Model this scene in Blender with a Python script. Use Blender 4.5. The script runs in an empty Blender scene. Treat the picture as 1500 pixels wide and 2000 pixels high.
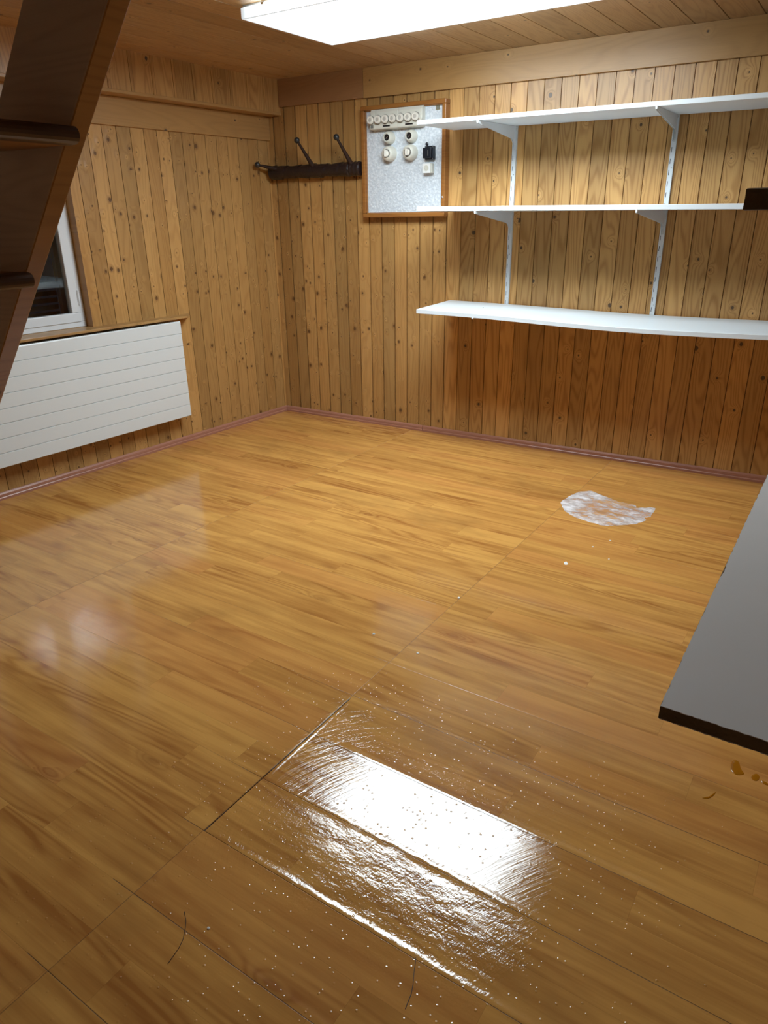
import bpy, bmesh, math, random
from mathutils import Matrix, Vector, noise
PI = math.pi
C = bpy.context.scene.collection
sc = bpy.context.scene

# ------------------------------------------------------------------ camera
CAM = Vector((3.414, -4.158, 1.37))
yaw, pit, rol = [math.radians(a) for a in (-31.567, 22.680, -0.835)]
fw = Vector((math.sin(yaw)*math.cos(pit), math.cos(yaw)*math.cos(pit), -math.sin(pit)))
rt = Vector((math.cos(yaw), -math.sin(yaw), 0)); up = rt.cross(fw)
R2 = math.cos(rol)*rt + math.sin(rol)*up
U2 = -math.sin(rol)*rt + math.cos(rol)*up
cd = bpy.data.cameras.new('camera'); cam = bpy.data.objects.new('camera', cd); C.objects.link(cam)
cd.sensor_fit = 'VERTICAL'; cd.sensor_height = 32.0; cd.lens = 32.0*1388.6/2000.0
cd.clip_start = 0.02; cd.clip_end = 60
M = Matrix((( R2.x, U2.x, -fw.x, CAM.x), (R2.y, U2.y, -fw.y, CAM.y), (R2.z, U2.z, -fw.z, CAM.z), (0, 0, 0, 1)))
cam.matrix_world = M
sc.camera = cam

# ------------------------------------------------------------------ world (night outside), exposure
w = bpy.data.worlds.new('night'); sc.world = w; w.use_nodes = True
w.node_tree.nodes['Background'].inputs[0].default_value = (0.0012, 0.0014, 0.002, 1)
w.node_tree.nodes['Background'].inputs[1].default_value = 1.0
sc.view_settings.view_transform = 'Standard'; sc.view_settings.look = 'None'
sc.view_settings.gamma = 1.0; sc.view_settings.use_curve_mapping = False
sc.view_settings.exposure = 2.1
LAMP = 11.5                      # radiance of the lamp's diffuser

A1 = math.radians(-4.157)        # the window wall is not quite square to the back wall
A2 = math.radians(-2.048)        # direction of the laminate boards
PHI = PI/2 + A1
ZC = 2.176
FB = Matrix.Identity(4)                       # back wall frame: x along, -y into the room
FL = Matrix.Rotation(PHI, 4, 'Z')             # window wall frame: x along, -y into the room
FF = Matrix.Rotation(A2, 4, 'Z')              # floor frame

# ------------------------------------------------------------------ node helpers
class S:
    """a socket with arithmetic"""
    def __init__(s, nt, sock): s.nt = nt; s.k = sock
    def m(s, op, b=None, c=None, clamp=False):
        n = s.nt.nodes.new('ShaderNodeMath'); n.operation = op; n.use_clamp = clamp
        s.nt.links.new(s.k, n.inputs[0])
        for i, v in ((1, b), (2, c)):
            if v is None: continue
            if isinstance(v, S): s.nt.links.new(v.k, n.inputs[i])
            else: n.inputs[i].default_value = v
        return S(s.nt, n.outputs[0])
    def __add__(s, b): return s.m('ADD', b)
    def __sub__(s, b): return s.m('SUBTRACT', b)
    def __mul__(s, b): return s.m('MULTIPLY', b)
    def __truediv__(s, b): return s.m('DIVIDE', b)
    def __neg__(s): return s.m('MULTIPLY', -1.0)
    def floor(s): return s.m('FLOOR')
    def fract(s): return s.m('FRACT')
    def abs(s): return s.m('ABSOLUTE')
    def sin(s): return s.m('SINE')
    def sqrt(s): return s.m('SQRT')
    def min(s, b): return s.m('MINIMUM', b)
    def max(s, b): return s.m('MAXIMUM', b)
    def exp(s): return s.m('EXPONENT')
    def gt(s, b): return s.m('GREATER_THAN', b)
    def lt(s, b): return s.m('LESS_THAN', b)
    def pow(s, b): return s.m('POWER', b)
    def inv(s): return (s*-1.0)+1.0
    def step(s, a, b):     # smoothstep from a to b
        n = s.nt.nodes.new('ShaderNodeMapRange'); n.interpolation_type = 'SMOOTHSTEP'; n.clamp = True
        s.nt.links.new(s.k, n.inputs[0]); n.inputs[1].default_value = a; n.inputs[2].default_value = b
        return S(s.nt, n.outputs[0])
def new_mat(name):
    m = bpy.data.materials.new(name); m.use_nodes = True
    nt = m.node_tree; b = nt.nodes['Principled BSDF']
    return m, nt, b
def coords(nt):
    t = nt.nodes.new('ShaderNodeTexCoord'); x = nt.nodes.new('ShaderNodeSeparateXYZ')
    nt.links.new(t.outputs['Object'], x.inputs[0])
    return [S(nt, x.outputs[i]) for i in range(3)]
def vec(nt, *c):
    n = nt.nodes.new('ShaderNodeCombineXYZ')
    for i, v in enumerate(c):
        if isinstance(v, S): nt.links.new(v.k, n.inputs[i])
        else: n.inputs[i].default_value = v
    return n.outputs[0]
def nz(nt, v, scale=1, detail=2, rough=.5):
    n = nt.nodes.new('ShaderNodeTexNoise'); nt.links.new(v, n.inputs['Vector'])
    n.inputs['Scale'].default_value = scale; n.inputs['Detail'].default_value = detail; n.inputs['Roughness'].default_value = rough
    return S(nt, n.outputs[0])
def wn(nt, v):
    n = nt.nodes.new('ShaderNodeTexWhiteNoise'); n.noise_dimensions = '3D'; nt.links.new(v, n.inputs['Vector'])
    return S(nt, n.outputs['Value'])
def vor(nt, v, feature='F1', scale=1, rnd=1.0):
    n = nt.nodes.new('ShaderNodeTexVoronoi'); n.voronoi_dimensions = '2D'; n.feature = feature
    nt.links.new(v, n.inputs['Vector']); n.inputs['Scale'].default_value = scale; n.inputs['Randomness'].default_value = rnd
    sp = nt.nodes.new('ShaderNodeSeparateColor'); nt.links.new(n.outputs['Color'], sp.inputs[0])
    return S(nt, n.outputs['Distance']), [S(nt, sp.outputs[i]) for i in range(3)]
def rgb(nt, c):
    n = nt.nodes.new('ShaderNodeRGB'); n.outputs[0].default_value = (*c, 1); return n.outputs[0]
def mix(nt, f, a, b, mode='MIX'):
    n = nt.nodes.new('ShaderNodeMix'); n.data_type = 'RGBA'; n.blend_type = mode
    if isinstance(f, S): nt.links.new(f.k, n.inputs[0])
    else: n.inputs[0].default_value = f
    for i, v in ((6, a), (7, b)):
        if isinstance(v, tuple): n.inputs[i].default_value = (*v, 1)
        else: nt.links.new(v, n.inputs[i])
    return n.outputs[2]
def scale_col(nt, col, f):       # colour * factor
    n = nt.nodes.new('ShaderNodeVectorMath'); n.operation = 'SCALE'; nt.links.new(col, n.inputs[0])
    if isinstance(f, S): nt.links.new(f.k, n.inputs['Scale'])
    else: n.inputs['Scale'].default_value = f
    return n.outputs[0]
def bump(nt, b, h, dist=1.0, strength=1.0):
    n = nt.nodes.new('ShaderNodeBump'); n.inputs['Strength'].default_value = strength; n.inputs['Distance'].default_value = dist
    nt.links.new(h.k, n.inputs['Height']); nt.links.new(n.outputs[0], b.inputs['Normal'])
def plain(name, col, rough=.5, metal=0, bumpy=None, spec=.5, var=0):
    m, nt, b = new_mat(name)
    b.inputs['Base Color'].default_value = (*col, 1); b.inputs['Roughness'].default_value = rough
    b.inputs['Metallic'].default_value = metal; b.inputs['Specular IOR Level'].default_value = spec
    if bumpy or var:
        x, y, z = coords(nt)
        n = nz(nt, vec(nt, x, y, z), (bumpy or (60,))[0], 3)
        if bumpy: bump(nt, b, n*bumpy[1])
        if var:
            n2 = nz(nt, vec(nt, x, y, z), 9, 4)
            nt.links.new(scale_col(nt, rgb(nt, col), (n2*var)+(1-var*.5)), b.inputs['Base Color'])
    return m

# ------------------------------------------------------------------ wood
def wood(name, ax='x', ln='z', w0=0.0, bw=.0936, light=(.60, .33, .125), dark=(.40, .19, .055),
         style='new', rough=.36, knots=.5, tone=.22, boards=True, seed=0.0, ring=1.0, rw=1.0):
    m, nt, b = new_mat(name)
    xyz = dict(zip('xyz', coords(nt)))
    a = xyz[ax]; l = xyz[ln]; o3 = xyz[[k for k in 'xyz' if k not in (ax, ln)][0]]
    if boards: bid = ((a - w0)/bw).floor()
    else: bid = (a*0.0)+seed
    r = wn(nt, vec(nt, bid, seed+3.1, 0.7)); r2 = wn(nt, vec(nt, bid, seed+8.3, 5.7))
    ls = l + r*31.0 + o3*.6
    # knots
    if style == 'new': sa, sl, dens = .105, .30, knots
    else: sa, sl, dens = .047, .12, knots
    kd, kc = vor(nt, vec(nt, (a*(1/sa))+seed, (l + r*3.0)*(1/sl)), 'F1')
    # true distance in metres needs both axes: use a second pair through positions
    vn = nt.nodes.new('ShaderNodeTexVoronoi'); vn.voronoi_dimensions = '2D'; vn.inputs['Scale'].default_value = 1.0
    vv = vec(nt, (a*(1/sa))+seed, (l + r*3.0)*(1/sl)); nt.links.new(vv, vn.inputs['Vector'])
    ps = nt.nodes.new('ShaderNodeSeparateXYZ'); nt.links.new(vn.outputs['Position'], ps.inputs[0])
    px, py = S(nt, ps.outputs[0]), S(nt, ps.outputs[1])
    dx = (((a*(1/sa))+seed) - px)*sa; dy = ((l + r*3.0)*(1/sl) - py)*sl
    dist = (dx*dx + dy*dy*.72).sqrt()
    wob = nz(nt, vec(nt, a, l, seed), 90, 2)
    dist = dist + (wob-.5)*.003
    present = kc[0].lt(dens)
    if style == 'old':          # small knots stand in whorls: rows across neighbouring boards
        row = nz(nt, vec(nt, l*5.0, r*.6 + a*.8, seed), 1, 1)
        present = present*row.gt(.45)
        rad = (kc[1]*kc[1]*kc[1])*.0085 + .0020
    else: rad = (kc[1]*kc[1])*.0085 + .0028
    kq = dist/rad
    core = kq.step(1.15, .80)*present
    halo = kq.step(2.6, .9)*present
    # growth rings: contours of a stretched field, bending round the knots
    g = nz(nt, vec(nt, a*(9.0*ring), ls*.85, bid*3.7), 1, 1.5, .4)
    bend = ((dist/.020)*(dist/.020)*-1.0).exp()*present
    g = g + bend*(.16 if style == 'new' else .08)
    fr = 55.0 if style == 'new' else 42.0
    rings = ((g*fr*2).sin()*.5)+.5
    rings = rings.pow(2.2)
    fine = nz(nt, vec(nt, a*420, ls*5, bid), 1, 2)
    broad = nz(nt, vec(nt, a*10, ls*1.4, bid*1.9), 1, 3)
    f = rings*((.52 if style == 'new' else .30)*rw) + (fine-.5)*.5 + (broad-.5)*.55 + .12
    f = f.max(0.0).min(1.0)
    col = mix(nt, f, light, dark)
    if tone:
        col = scale_col(nt, col, ((r-.5)*(tone*2))+1.0)
        col = mix(nt, r2.step(.55, 1.0)*.35, col, mix(nt, 1.0, col, (1.0, .86, .68), 'MULTIPLY'))
    col = mix(nt, halo*.55, col, (dark[0]*.62, dark[1]*.55, dark[2]*.5))
    col = mix(nt, core*.92, col, (.075, .045, .025) if style == 'new' else (.12, .055, .02))
    if boards:      # darker line along the board joints
        fb_ = ((a - w0)/bw).fract(); je = fb_.min(fb_.inv())*bw
        col = mix(nt, je.step(.0022, .0008)*(.45 if name != 'knotty_pine_window_wall' else .7), col, (dark[0]*.22, dark[1]*.18, dark[2]*.15))
    lit = ((dist/(.022 if style == 'new' else .013)).step(1.0, .4))*present*core.inv()*(kc[2]*.5)  # highlight on the knot dents, painted into the colour
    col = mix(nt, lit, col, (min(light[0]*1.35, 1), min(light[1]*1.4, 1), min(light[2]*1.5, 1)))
    nt.links.new(col, b.inputs['Base Color'])
    b.inputs['Roughness'].default_value = rough
    b.inputs['Specular IOR Level'].default_value = .45
    h = (fine*.00008) + rings*-.00006
    if style == 'old': h = h + bend*.0022 - core*.0012 + broad*.0006
    else: h = h + bend*.0003 - core*.0004
    bump(nt, b, h)
    return m

PINE_L = (.53, .300, .105); PINE_D = (.29, .130, .034)
OLD_L = (.48, .270, .093); OLD_D = (.28, .133, .038)
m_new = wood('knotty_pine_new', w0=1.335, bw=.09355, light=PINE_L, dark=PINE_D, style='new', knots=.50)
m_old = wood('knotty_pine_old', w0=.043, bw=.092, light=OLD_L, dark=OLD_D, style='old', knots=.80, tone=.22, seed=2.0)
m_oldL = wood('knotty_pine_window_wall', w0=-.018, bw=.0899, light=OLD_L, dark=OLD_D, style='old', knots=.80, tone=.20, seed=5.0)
m_other = wood('pine_boards_rest', ax='y', w0=0, bw=.0936, light=(.34, .19, .07), dark=(.20, .09, .03), knots=.4, seed=9.0)
m_ceil = wood('ceiling_pine', ax='x', ln='y', w0=1.268-.15*20, bw=.15, light=(.45, .275, .125), dark=(.25, .13, .05), rw=.7, knots=.35, tone=.12, seed=4.0, rough=.4)
m_bulk = wood('bulkhead_pine', ax='x', ln='z', w0=.02, bw=.1424, light=OLD_L, dark=OLD_D, knots=.3, tone=.14, seed=6.0)
m_beam = wood('beam_pine', ax='z', ln='x', light=(.44, .245, .085), dark=(.27, .132, .042), knots=.65, boards=False, seed=7.0, tone=0, ring=.7, rw=.35)
m_beam_shade = wood('beam_pine_shade', ax='z', ln='x', light=(.34, .175, .075), dark=(.24, .115, .048), knots=.25, boards=False, seed=11.0, tone=0, ring=.7, rw=.35)  # left beam piece, its shading put into a darker colour
m_sill = wood('sill_pine', ax='y', ln='x', light=(.45, .26, .095), dark=(.30, .15, .05), knots=.1, boards=False, seed=12.0, tone=0)
m_stairs = wood('stair_wood', ax='z', ln='x', light=(.50, .225, .062), dark=(.34, .135, .034), knots=.06, boards=False, seed=13.0, tone=0, rough=.35)
m_string = wood('stringer_wood', ax='z', ln='x', light=(.33, .155, .042), dark=(.24, .10, .026), knots=.05, boards=False, seed=15.0, tone=0, rough=.35)
m_string_face = wood('stringer_face_wood', ax='z', ln='x', light=(.56, .42, .29), dark=(.40, .28, .18), knots=.05, boards=False, seed=17.0, tone=0, rough=.45, rw=.6)  # stringer sides painted paler and greyer for the bounce light on them
m_tread = wood('tread_body_wood', ax='x', ln='y', light=(.38, .20, .07), dark=(.26, .12, .038), knots=.05, boards=False, seed=18.0, tone=0, rough=.4)
m_tread_shade = wood('tread_edge_shade', ax='x', ln='y', light=(.085, .040, .020), dark=(.055, .024, .012), knots=.05, boards=False, seed=16.0, tone=0, rough=.4)  # rear edge of the treads, painted dark for its shade
m_frame = wood('cabinet_frame_wood', ax='z', ln='x', light=(.33, .135, .032), dark=(.24, .088, .020), knots=.0, boards=False, seed=14.0, tone=0, rough=.3)

# ------------------------------------------------------------------ laminate floor
def floor_mat():
    m, nt, b = new_mat('cherry_laminate')
    u, v, z = coords(nt)
    BW = .2067
    rv = (v + 3.2035)/BW; row = rv.floor(); fv = rv.fract()
    ru = (u - 1.105)/1.365; col_i = ru.floor(); fu = ru.fract()
    lane = (rv*2.0).floor()
    rl = wn(nt, vec(nt, lane, col_i, 2.2))
    su = fu*1.365 + rl*1.25
    rs = su/1.30; stave = rs.floor(); fs = rs.fract()
    r = wn(nt, vec(nt, lane, stave, col_i)); r2 = wn(nt, vec(nt, lane, stave, col_i*1.7+9.0))
    rb = wn(nt, vec(nt, row, col_i, 31.0))
    uu = u + r*17.0
    g = nz(nt, vec(nt, uu*1.05, v*10.0, r*40.0), 1, 1.2, .45)
    kx, kc = vor(nt, vec(nt, (uu*2.4), v*7.0+r*5.0), 'F1')
    kn = (kx*kx*-60.0).exp()*kc[0].lt(.16)
    g = g + kn*.22
    rings = (((g*64.0).sin())*.5+.5).pow(1.6)
    ringmask = nz(nt, vec(nt, uu*1.1, v*6.0, r*11.0), 1, 1).step(.42, .62)
    fine = nz(nt, vec(nt, uu*7.0, v*260.0, 3.3), 1, 2)
    streak = nz(nt, vec(nt, uu*1.5, v*24.0, r*13.0), 1, 3, .6)
    blot = nz(nt, vec(nt, uu*3.2, v*9.0, r*7.0), 1, 4, .6)
    dirt = nz(nt, vec(nt, u*1.3, v*2.2, 8.0), 1, 4, .65)
    f = rings*ringmask*.46 + (fine-.5)*.28 + (streak-.5)*1.9 + (blot-.5)*.85 + (r-.5)*.16 + (rb-.5)*.28 + .32
    f = f.max(0.0).min(1.0)
    c = mix(nt, f, (.66, .340, .088), (.36, .145, .034))
    c = mix(nt, kn*.45, c, (.22, .075, .02))
    c = mix(nt, r2.step(.6, 1.0)*.3, c, (.60, .24, .07))
    c = mix(nt, dirt.step(.52, .78)*.50, c, (.22, .10, .03))
    # joints between boards: real narrow gaps
    ev = fv.min(fv.inv())*BW; eu = fu.min(fu.inv())*1.365
    seam_v = ev.step(.0013, .0003)
    worn = u.gt(2.40)*v.lt(-2.45)
    weak = nz(nt, vec(nt, u*1.4, row, 1.1), 1, 1).step(.40, .62)
    seam_v = seam_v*((weak*.45).max(worn*.75))
    dgap = (u-2.473).abs().lt(.02)
    deep = dgap*v.lt(-2.60)*v.gt(-3.205)
    seam_u = eu.step(.0013, .0004)*.5
    seam_u = seam_u.max((u-2.473).abs().step(.0024, .0010)*deep)
    ls = ((rv*2.0).fract().min((rv*2.0).fract().inv())*BW*.5).step(.0010, .0002)*.16
    se = (fs.min(fs.inv())*1.30).step(.0010, .0003)*.18
    seam = seam_v.max(seam_u)
    c = mix(nt, seam.max(ls).max(se), c, (.035, .014, .006))
    # ---- thin film of water around the buckled boards
    wob = nz(nt, vec(nt, u, v, 1.0), 7, 4, .6)
    du = ((u - 2.86).abs() - .44) + (wob-.5)*.25
    dv = ((v + 2.93).abs() - .36) + (wob-.5)*.22
    wet = du.max(dv).step(.06, -.10)
    # arcs left by a rag
    ax, ay = u - 2.86, v + 3.02
    rad = (ax*ax + ay*ay).sqrt()
    ang = S(nt, ay.k).m('ARCTAN2', ax)
    arcs = nz(nt, vec(nt, rad*95.0, ang*2.2, .3), 1, 3, .6)
    bx, by = u - 4.3, v + 3.6
    rad2 = (bx*bx + by*by).sqrt(); ang2 = by.m('ARCTAN2', bx)
    lines = nz(nt, vec(nt, rad2*150.0, ang2*14.0, 7.0), 1, 3, .6)
    orange = nz(nt, vec(nt, u, v, 2.0), 210, 2, .6)
    swell = nz(nt, vec(nt, u*11.0, v*22.0, 4.0), 1, 3, .55)
    # how disturbed the film is: calm in the strip between the two inner seams
    calm = (v + 2.885).abs().step(.12, .085)
    arcm = u.step(2.74, 2.52).max(v.step(-2.78, -2.70)*.35)
    rough_h = (calm.inv()*.75)+.25
    lower = v.lt(-2.990)*(u.step(2.45, 2.75)*.6+.4)
    h_wet = (lines-.5)*.00028 + (arcs-.5)*arcm*.0009 + (orange-.5)*.00022*rough_h + (swell-.5)*lower*.0016
    # swollen joints
    def ridge(v0, amp, wd, a0, a1):
        n = nz(nt, vec(nt, u*16.0, v0, 5.0), 1, 3)
        d = (v - v0 + (n-.5)*.010)/wd
        return ((d*d*-1.0).exp())*(n*.9+.4)*amp*u.step(a0, a0+.06)*u.step(a1+.12, a1)
    rid = ridge(-3.197, .0011, .009, 2.47, 3.5) + ridge(-2.990, .0012, .012, 2.50, 3.4) + ridge(-2.783, .0011, .011, 2.56, 3.4) + ridge(-2.573, .0005, .0045, 2.47, 3.0) + ridge(-3.40, .0006, .007, 2.75, 3.6)
    cup = ((v + 2.783).max(0.0).min(.21))*-.045*u.gt(2.473)*v.lt(-2.573)
    dl = (u-2.480)/.0045
    rid = rid + cup + ((dl*dl*-1.0).exp())*.0006*v.step(-3.02, -2.94)*v.step(-2.58, -2.62)
    # droplets
    wetter = ((u-2.86).abs() - .75).max((v+3.05).abs() - .62).step(.15, -.15)
    dd, dc = vor(nt, vec(nt, u, v), 'F1', 75)
    drops = dd.step(.24, .06)*dc[0].lt(.20)*wetter*dc[1]
    # old swirl marks nearer the stairs
    cx, cy = u - 1.55, v + 3.0
    rad3 = (cx*cx + cy*cy).sqrt(); ang3 = cy.m('ARCTAN2', cx)
    sw = nz(nt, vec(nt, rad3*110.0, ang3*2.0, 12.0), 1, 2)
    swm = (((u-1.50).abs()-.22).max((v+2.72).abs()-.16)).step(.08, -.08)
    dry = nz(nt, vec(nt, u*5.0, v*11.0, 17.0), 1, 2)
    h = h_wet*wet + rid + drops*.0006 + (sw-.5)*swm*.00028 - seam*.0006 + (dry-.5)*.0004 + (fine-.5)*.00001
    bump(nt, b, h)
    smear = nz(nt, vec(nt, u*2.0, v*3.0, 6.0), 1, 4, .6)
    ro = (smear*.10+.075) + seam*.4
    ro = ro*wet.inv() + wet*.055
    nt.links.new(ro.k, b.inputs['Roughness'])
    io = wet*.10+1.52
    nt.links.new(io.k, b.inputs['IOR'])
    nt.links.new(c, b.inputs['Base Color'])
    b.inputs['Specular IOR Level'].default_value = .5
    return m
m_floor = floor_mat()

# ------------------------------------------------------------------ other materials
m_white = plain('white_melamine', (.68, .73, .76), .38, bumpy=(220, .00004))
m_rail = plain('white_powder_coat', (.66, .69, .71), .35)
m_rad = plain('radiator_enamel', (.72, .76, .77), .34, bumpy=(140, .00005))
m_wframe = plain('white_window_paint', (.76, .78, .80), .35, bumpy=(80, .0001))
m_outer = plain('grey_outer_sash', (.22, .24, .27), .5)
m_shutter = plain('dark_shutter', (.008, .006, .005), .8)
m_iron = plain('wrought_iron_peg', (.030, .014, .009), .50, bumpy=(90, .0006), var=.5, spec=.2)
m_ball = plain('peg_ball_iron', (.022, .022, .022), .4)
m_rack = plain('blackened_wood', (.020, .011, .010), .33, bumpy=(70, .003), var=.5)
m_bake = plain('cream_bakelite', (.64, .62, .54), .3)
m_porc = plain('white_porcelain', (.76, .72, .64), .22)
m_blackpl = plain('black_plastic', (.012, .015, .022), .32)
m_dark = plain('dark_hole', (.006, .004, .004), .5)
m_chrome = plain('steel', (.5, .5, .5), .3, 1)
m_outlet = plain('outlet_white', (.84, .84, .82), .3)
m_rim = plain('dull_bakelite', (.46, .43, .38), .35)  # darker bakelite, on the fuse cap windows
m_tag = plain('olive_tag', (.20, .17, .08), .5)
m_greyl = plain('grey_label', (.18, .18, .16), .5)
m_plaster = plain('white_wall_paint', (.72, .72, .70), .8, bumpy=(120, .0004))
m_base = wood('baseboard_reddish', ax='z', ln='x', light=(.42, .190, .125), dark=(.33, .135, .085), knots=0, boards=False, seed=21.0, tone=0, rough=.35, ring=2)
m_baseL = m_base
m_lami = plain('grey_white_laminate', (.62, .62, .61), .42, bumpy=(300, .00003), var=.08)
m_chip = plain('raw_chipboard', (.13, .085, .042), .9, bumpy=(160, .002), var=1.3)
m_crumb = plain('plaster_crumb', (.80, .78, .74), .7)
m_amber = plain('amber_drip', (.36, .125, .004), .14)
m_hair = plain('dark_thread', (.03, .015, .008), .5)

def plaster():
    m, nt, b = new_mat('white_roughcast_panel')
    x, y, z = coords(nt)
    n = nz(nt, vec(nt, x*1.0, y, z*1.0), 75, 3, .55); n2 = nz(nt, vec(nt, x, y, z), 9, 2)
    c = mix(nt, n.step(.4, .7), (.58, .63, .68), (.74, .78, .82))
    nt.links.new(c, b.inputs['Base Color']); b.inputs['Roughness'].default_value = .5
    bump(nt, b, n*.006)
    return m
m_panel = plaster()
def glass():
    m, nt, b = new_mat('window_glass')
    b.inputs['Base Color'].default_value = (.9, .95, .95, 1); b.inputs['Roughness'].default_value = .01
    b.inputs['Transmission Weight'].default_value = 1; b.inputs['IOR'].default_value = 1.5
    return m
m_glass = glass()
def lampmat():
    m, nt, b = new_mat('lamp_diffuser')
    x, y, z = coords(nt)
    # the tubes stop short of the rim, so the diffuser gives less light there
    ex = (x - .725).abs().inv() - .275; ey = (y + .31).abs().inv() - .69
    e = ex.min(ey)                        # distance to the nearest edge (m)
    s = e.step(.004, .16)*.988+.012
    side = z.gt(-.0475)
    s = s*side.inv() + side*(ex.step(.0, .32)*.62+.013)
    em = s*LAMP
    b.inputs['Base Color'].default_value = (.8, .82, .85, 1)
    b.inputs['Emission Color'].default_value = (.80, .93, 1.0, 1)
    nt.links.new(em.k, b.inputs['Emission Strength'])
    b.inputs['Roughness'].default_value = .3
    return m
m_lamp = lampmat()
def film():
    m, nt, b = new_mat('whitish_crinkled_film')
    x, y, z = coords(nt)
    n = nz(nt, vec(nt, x*14.0, y*26.0, 0.0), 1, 5, .65); n2 = nz(nt, vec(nt, x*5.0, y*9.0, 3.0), 1, 3)
    rr = ((x*x)/.047 + (y*y)/.040).sqrt()
    al = ((n-.5)*2.6 + (n2-.5)*1.2 + .34 + rr.step(.45, 1.0)*.25).max(.08).min(.95)
    b.inputs['Base Color'].default_value = (.86, .84, .86, 1); b.inputs['Roughness'].default_value = .22
    nt.links.new(al.k, b.inputs['Alpha'])
    bump(nt, b, n*.010)
    return m
m_film = film()

# ------------------------------------------------------------------ mesh helpers
def obj(name, bm, mat, parent=None, mw=None, smooth=False, bevel=0, kind=None):
    bmesh.ops.recalc_face_normals(bm, faces=bm.faces[:])
    me = bpy.data.meshes.new(name); bm.to_mesh(me); bm.free()
    for m in (mat if isinstance(mat, (list, tuple)) else [mat]): me.materials.append(m)
    if smooth:
        for p in me.polygons: p.use_smooth = True
    o = bpy.data.objects.new(name, me); C.objects.link(o)
    if parent: o.parent = parent
    if mw is not None: o.matrix_local = mw
    if bevel:
        md = o.modifiers.new('bevel', 'BEVEL'); md.width = bevel; md.segments = 2; md.limit_method = 'ANGLE'; md.angle_limit = .6
    if smooth: 
        try: me.set_sharp_from_angle(angle=.7)
        except Exception: pass
    if kind: o['kind'] = kind
    return o
def B(): return bmesh.new()
def box(bm, x0, x1, y0, y1, z0, z1, mi=0):
    v = [bm.verts.new(p) for p in ((x0,y0,z0),(x1,y0,z0),(x1,y1,z0),(x0,y1,z0),(x0,y0,z1),(x1,y0,z1),(x1,y1,z1),(x0,y1,z1))]
    for f in ((0,3,2,1),(4,5,6,7),(0,1,5,4),(1,2,6,5),(2,3,7,6),(3,0,4,7)):
        g = bm.faces.new([v[i] for i in f]); g.material_index = mi
    return bm
def prism(bm, pts, axis, a, b_, mi=0):
    """extrude a 2-D outline along axis from a to b_"""
    def P(p, t):
        if axis == 'x': return (t, p[0], p[1])
        if axis == 'y': return (p[0], t, p[1])
        return (p[0], p[1], t)
    A = [bm.verts.new(P(p, a)) for p in pts]; Bv = [bm.verts.new(P(p, b_)) for p in pts]
    n = len(pts)
    f = [bm.faces.new(A), bm.faces.new(Bv[::-1])]
    for i in range(n): f.append(bm.faces.new((A[i], A[(i+1)%n], Bv[(i+1)%n], Bv[i])))
    for q in f: q.material_index = mi
    return bm
def tube(bm, pts, radii, seg=12, cap=True):
    pts = [Vector(p) for p in pts]
    if not isinstance(radii, (list, tuple)): radii = [radii]*len(pts)
    rings = []; t0 = (pts[1]-pts[0]).normalized()
    ref = Vector((0, 0, 1)) if abs(t0.z) < .9 else Vector((1, 0, 0))
    for i, p in enumerate(pts):
        t = (pts[min(i+1, len(pts)-1)] - pts[max(i-1, 0)]).normalized()
        n = t.cross(ref).normalized(); m = t.cross(n)
        rings.append([bm.verts.new(p + (n*math.cos(2*PI*k/seg) + m*math.sin(2*PI*k/seg))*radii[i]) for k in range(seg)])
    for a, b_ in zip(rings, rings[1:]):
        for k in range(seg): bm.faces.new((a[k], a[(k+1)%seg], b_[(k+1)%seg], b_[k]))
    if cap: bm.faces.new(rings[0][::-1]); bm.faces.new(rings[-1])
    return bm
def lathe(bm, prof, center=(0,0,0), axis='y', seg=32):
    """prof: list of (t along axis, r)"""
    cx, cy, cz = center; rings = []
    for t, r in prof:
        ring = []
        for k in range(seg):
            c, s = math.cos(2*PI*k/seg)*r, math.sin(2*PI*k/seg)*r
            p = {'y': (cx+c, cy+t, cz+s), 'z': (cx+c, cy+s, cz+t), 'x': (cx+t, cy+c, cz+s)}[axis]
            ring.append(bm.verts.new(p))
        rings.append(ring)
    for a, b_ in zip(rings, rings[1:]):
        for k in range(seg): bm.faces.new((a[k], a[(k+1)%seg], b_[(k+1)%seg], b_[k]))
    bm.faces.new(rings[0]); bm.faces.new(rings[-1][::-1])
    return bm
def thing(name, label, cat, mw, group=None):
    o = bpy.data.objects.new(name, None); C.objects.link(o); o.empty_display_size = .05
    o.matrix_world = mw; o['label'] = label; o['category'] = cat
    if group: o['group'] = group
    return o
def tag(o, label, cat, group=None):
    o['label'] = label; o['category'] = cat
    if group: o['group'] = group
    return o
def T(x, y, z): return Matrix.Translation((x, y, z))

# ------------------------------------------------------------------ panelled surfaces
def board_profile(x0, x1, off, bw, style):
    """(x, depth) outline of tongue-and-groove boards between x0 and x1; depth > 0 goes into the wall"""
    pts = []
    k = math.floor((x0-off)/bw) - 1
    raw = []
    while off + k*bw < x1 + bw:
        s = off + k*bw
        if style == 'v':
            raw += [(s-.0026, 0), (s-.0008, .0060), (s+.0008, .0060), (s+.0026, 0)]
        elif style == 'bead':
            raw += [(s-.0014, 0), (s-.0006, .0060), (s+.0014, .0060), (s+.0075, 0), (s+bw*.52-.0007, 0), (s+bw*.52, .0018), (s+bw*.52+.0007, 0)]
        elif style == 'tight':
            raw += [(s-.0014, 0), (s-.0008, .006), (s+.0008, .006), (s+.0016, 0)]
        k += 1
    # clip
    def at(x):
        for (a, da), (b_, db) in zip(raw, raw[1:]):
            if a <= x <= b_: return da + (db-da)*(x-a)/max(b_-a, 1e-9)
        return 0
    pts = [(x0, at(x0))] + [p for p in raw if x0+1e-5 < p[0] < x1-1e-5] + [(x1, at(x1))]
    return pts
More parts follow.
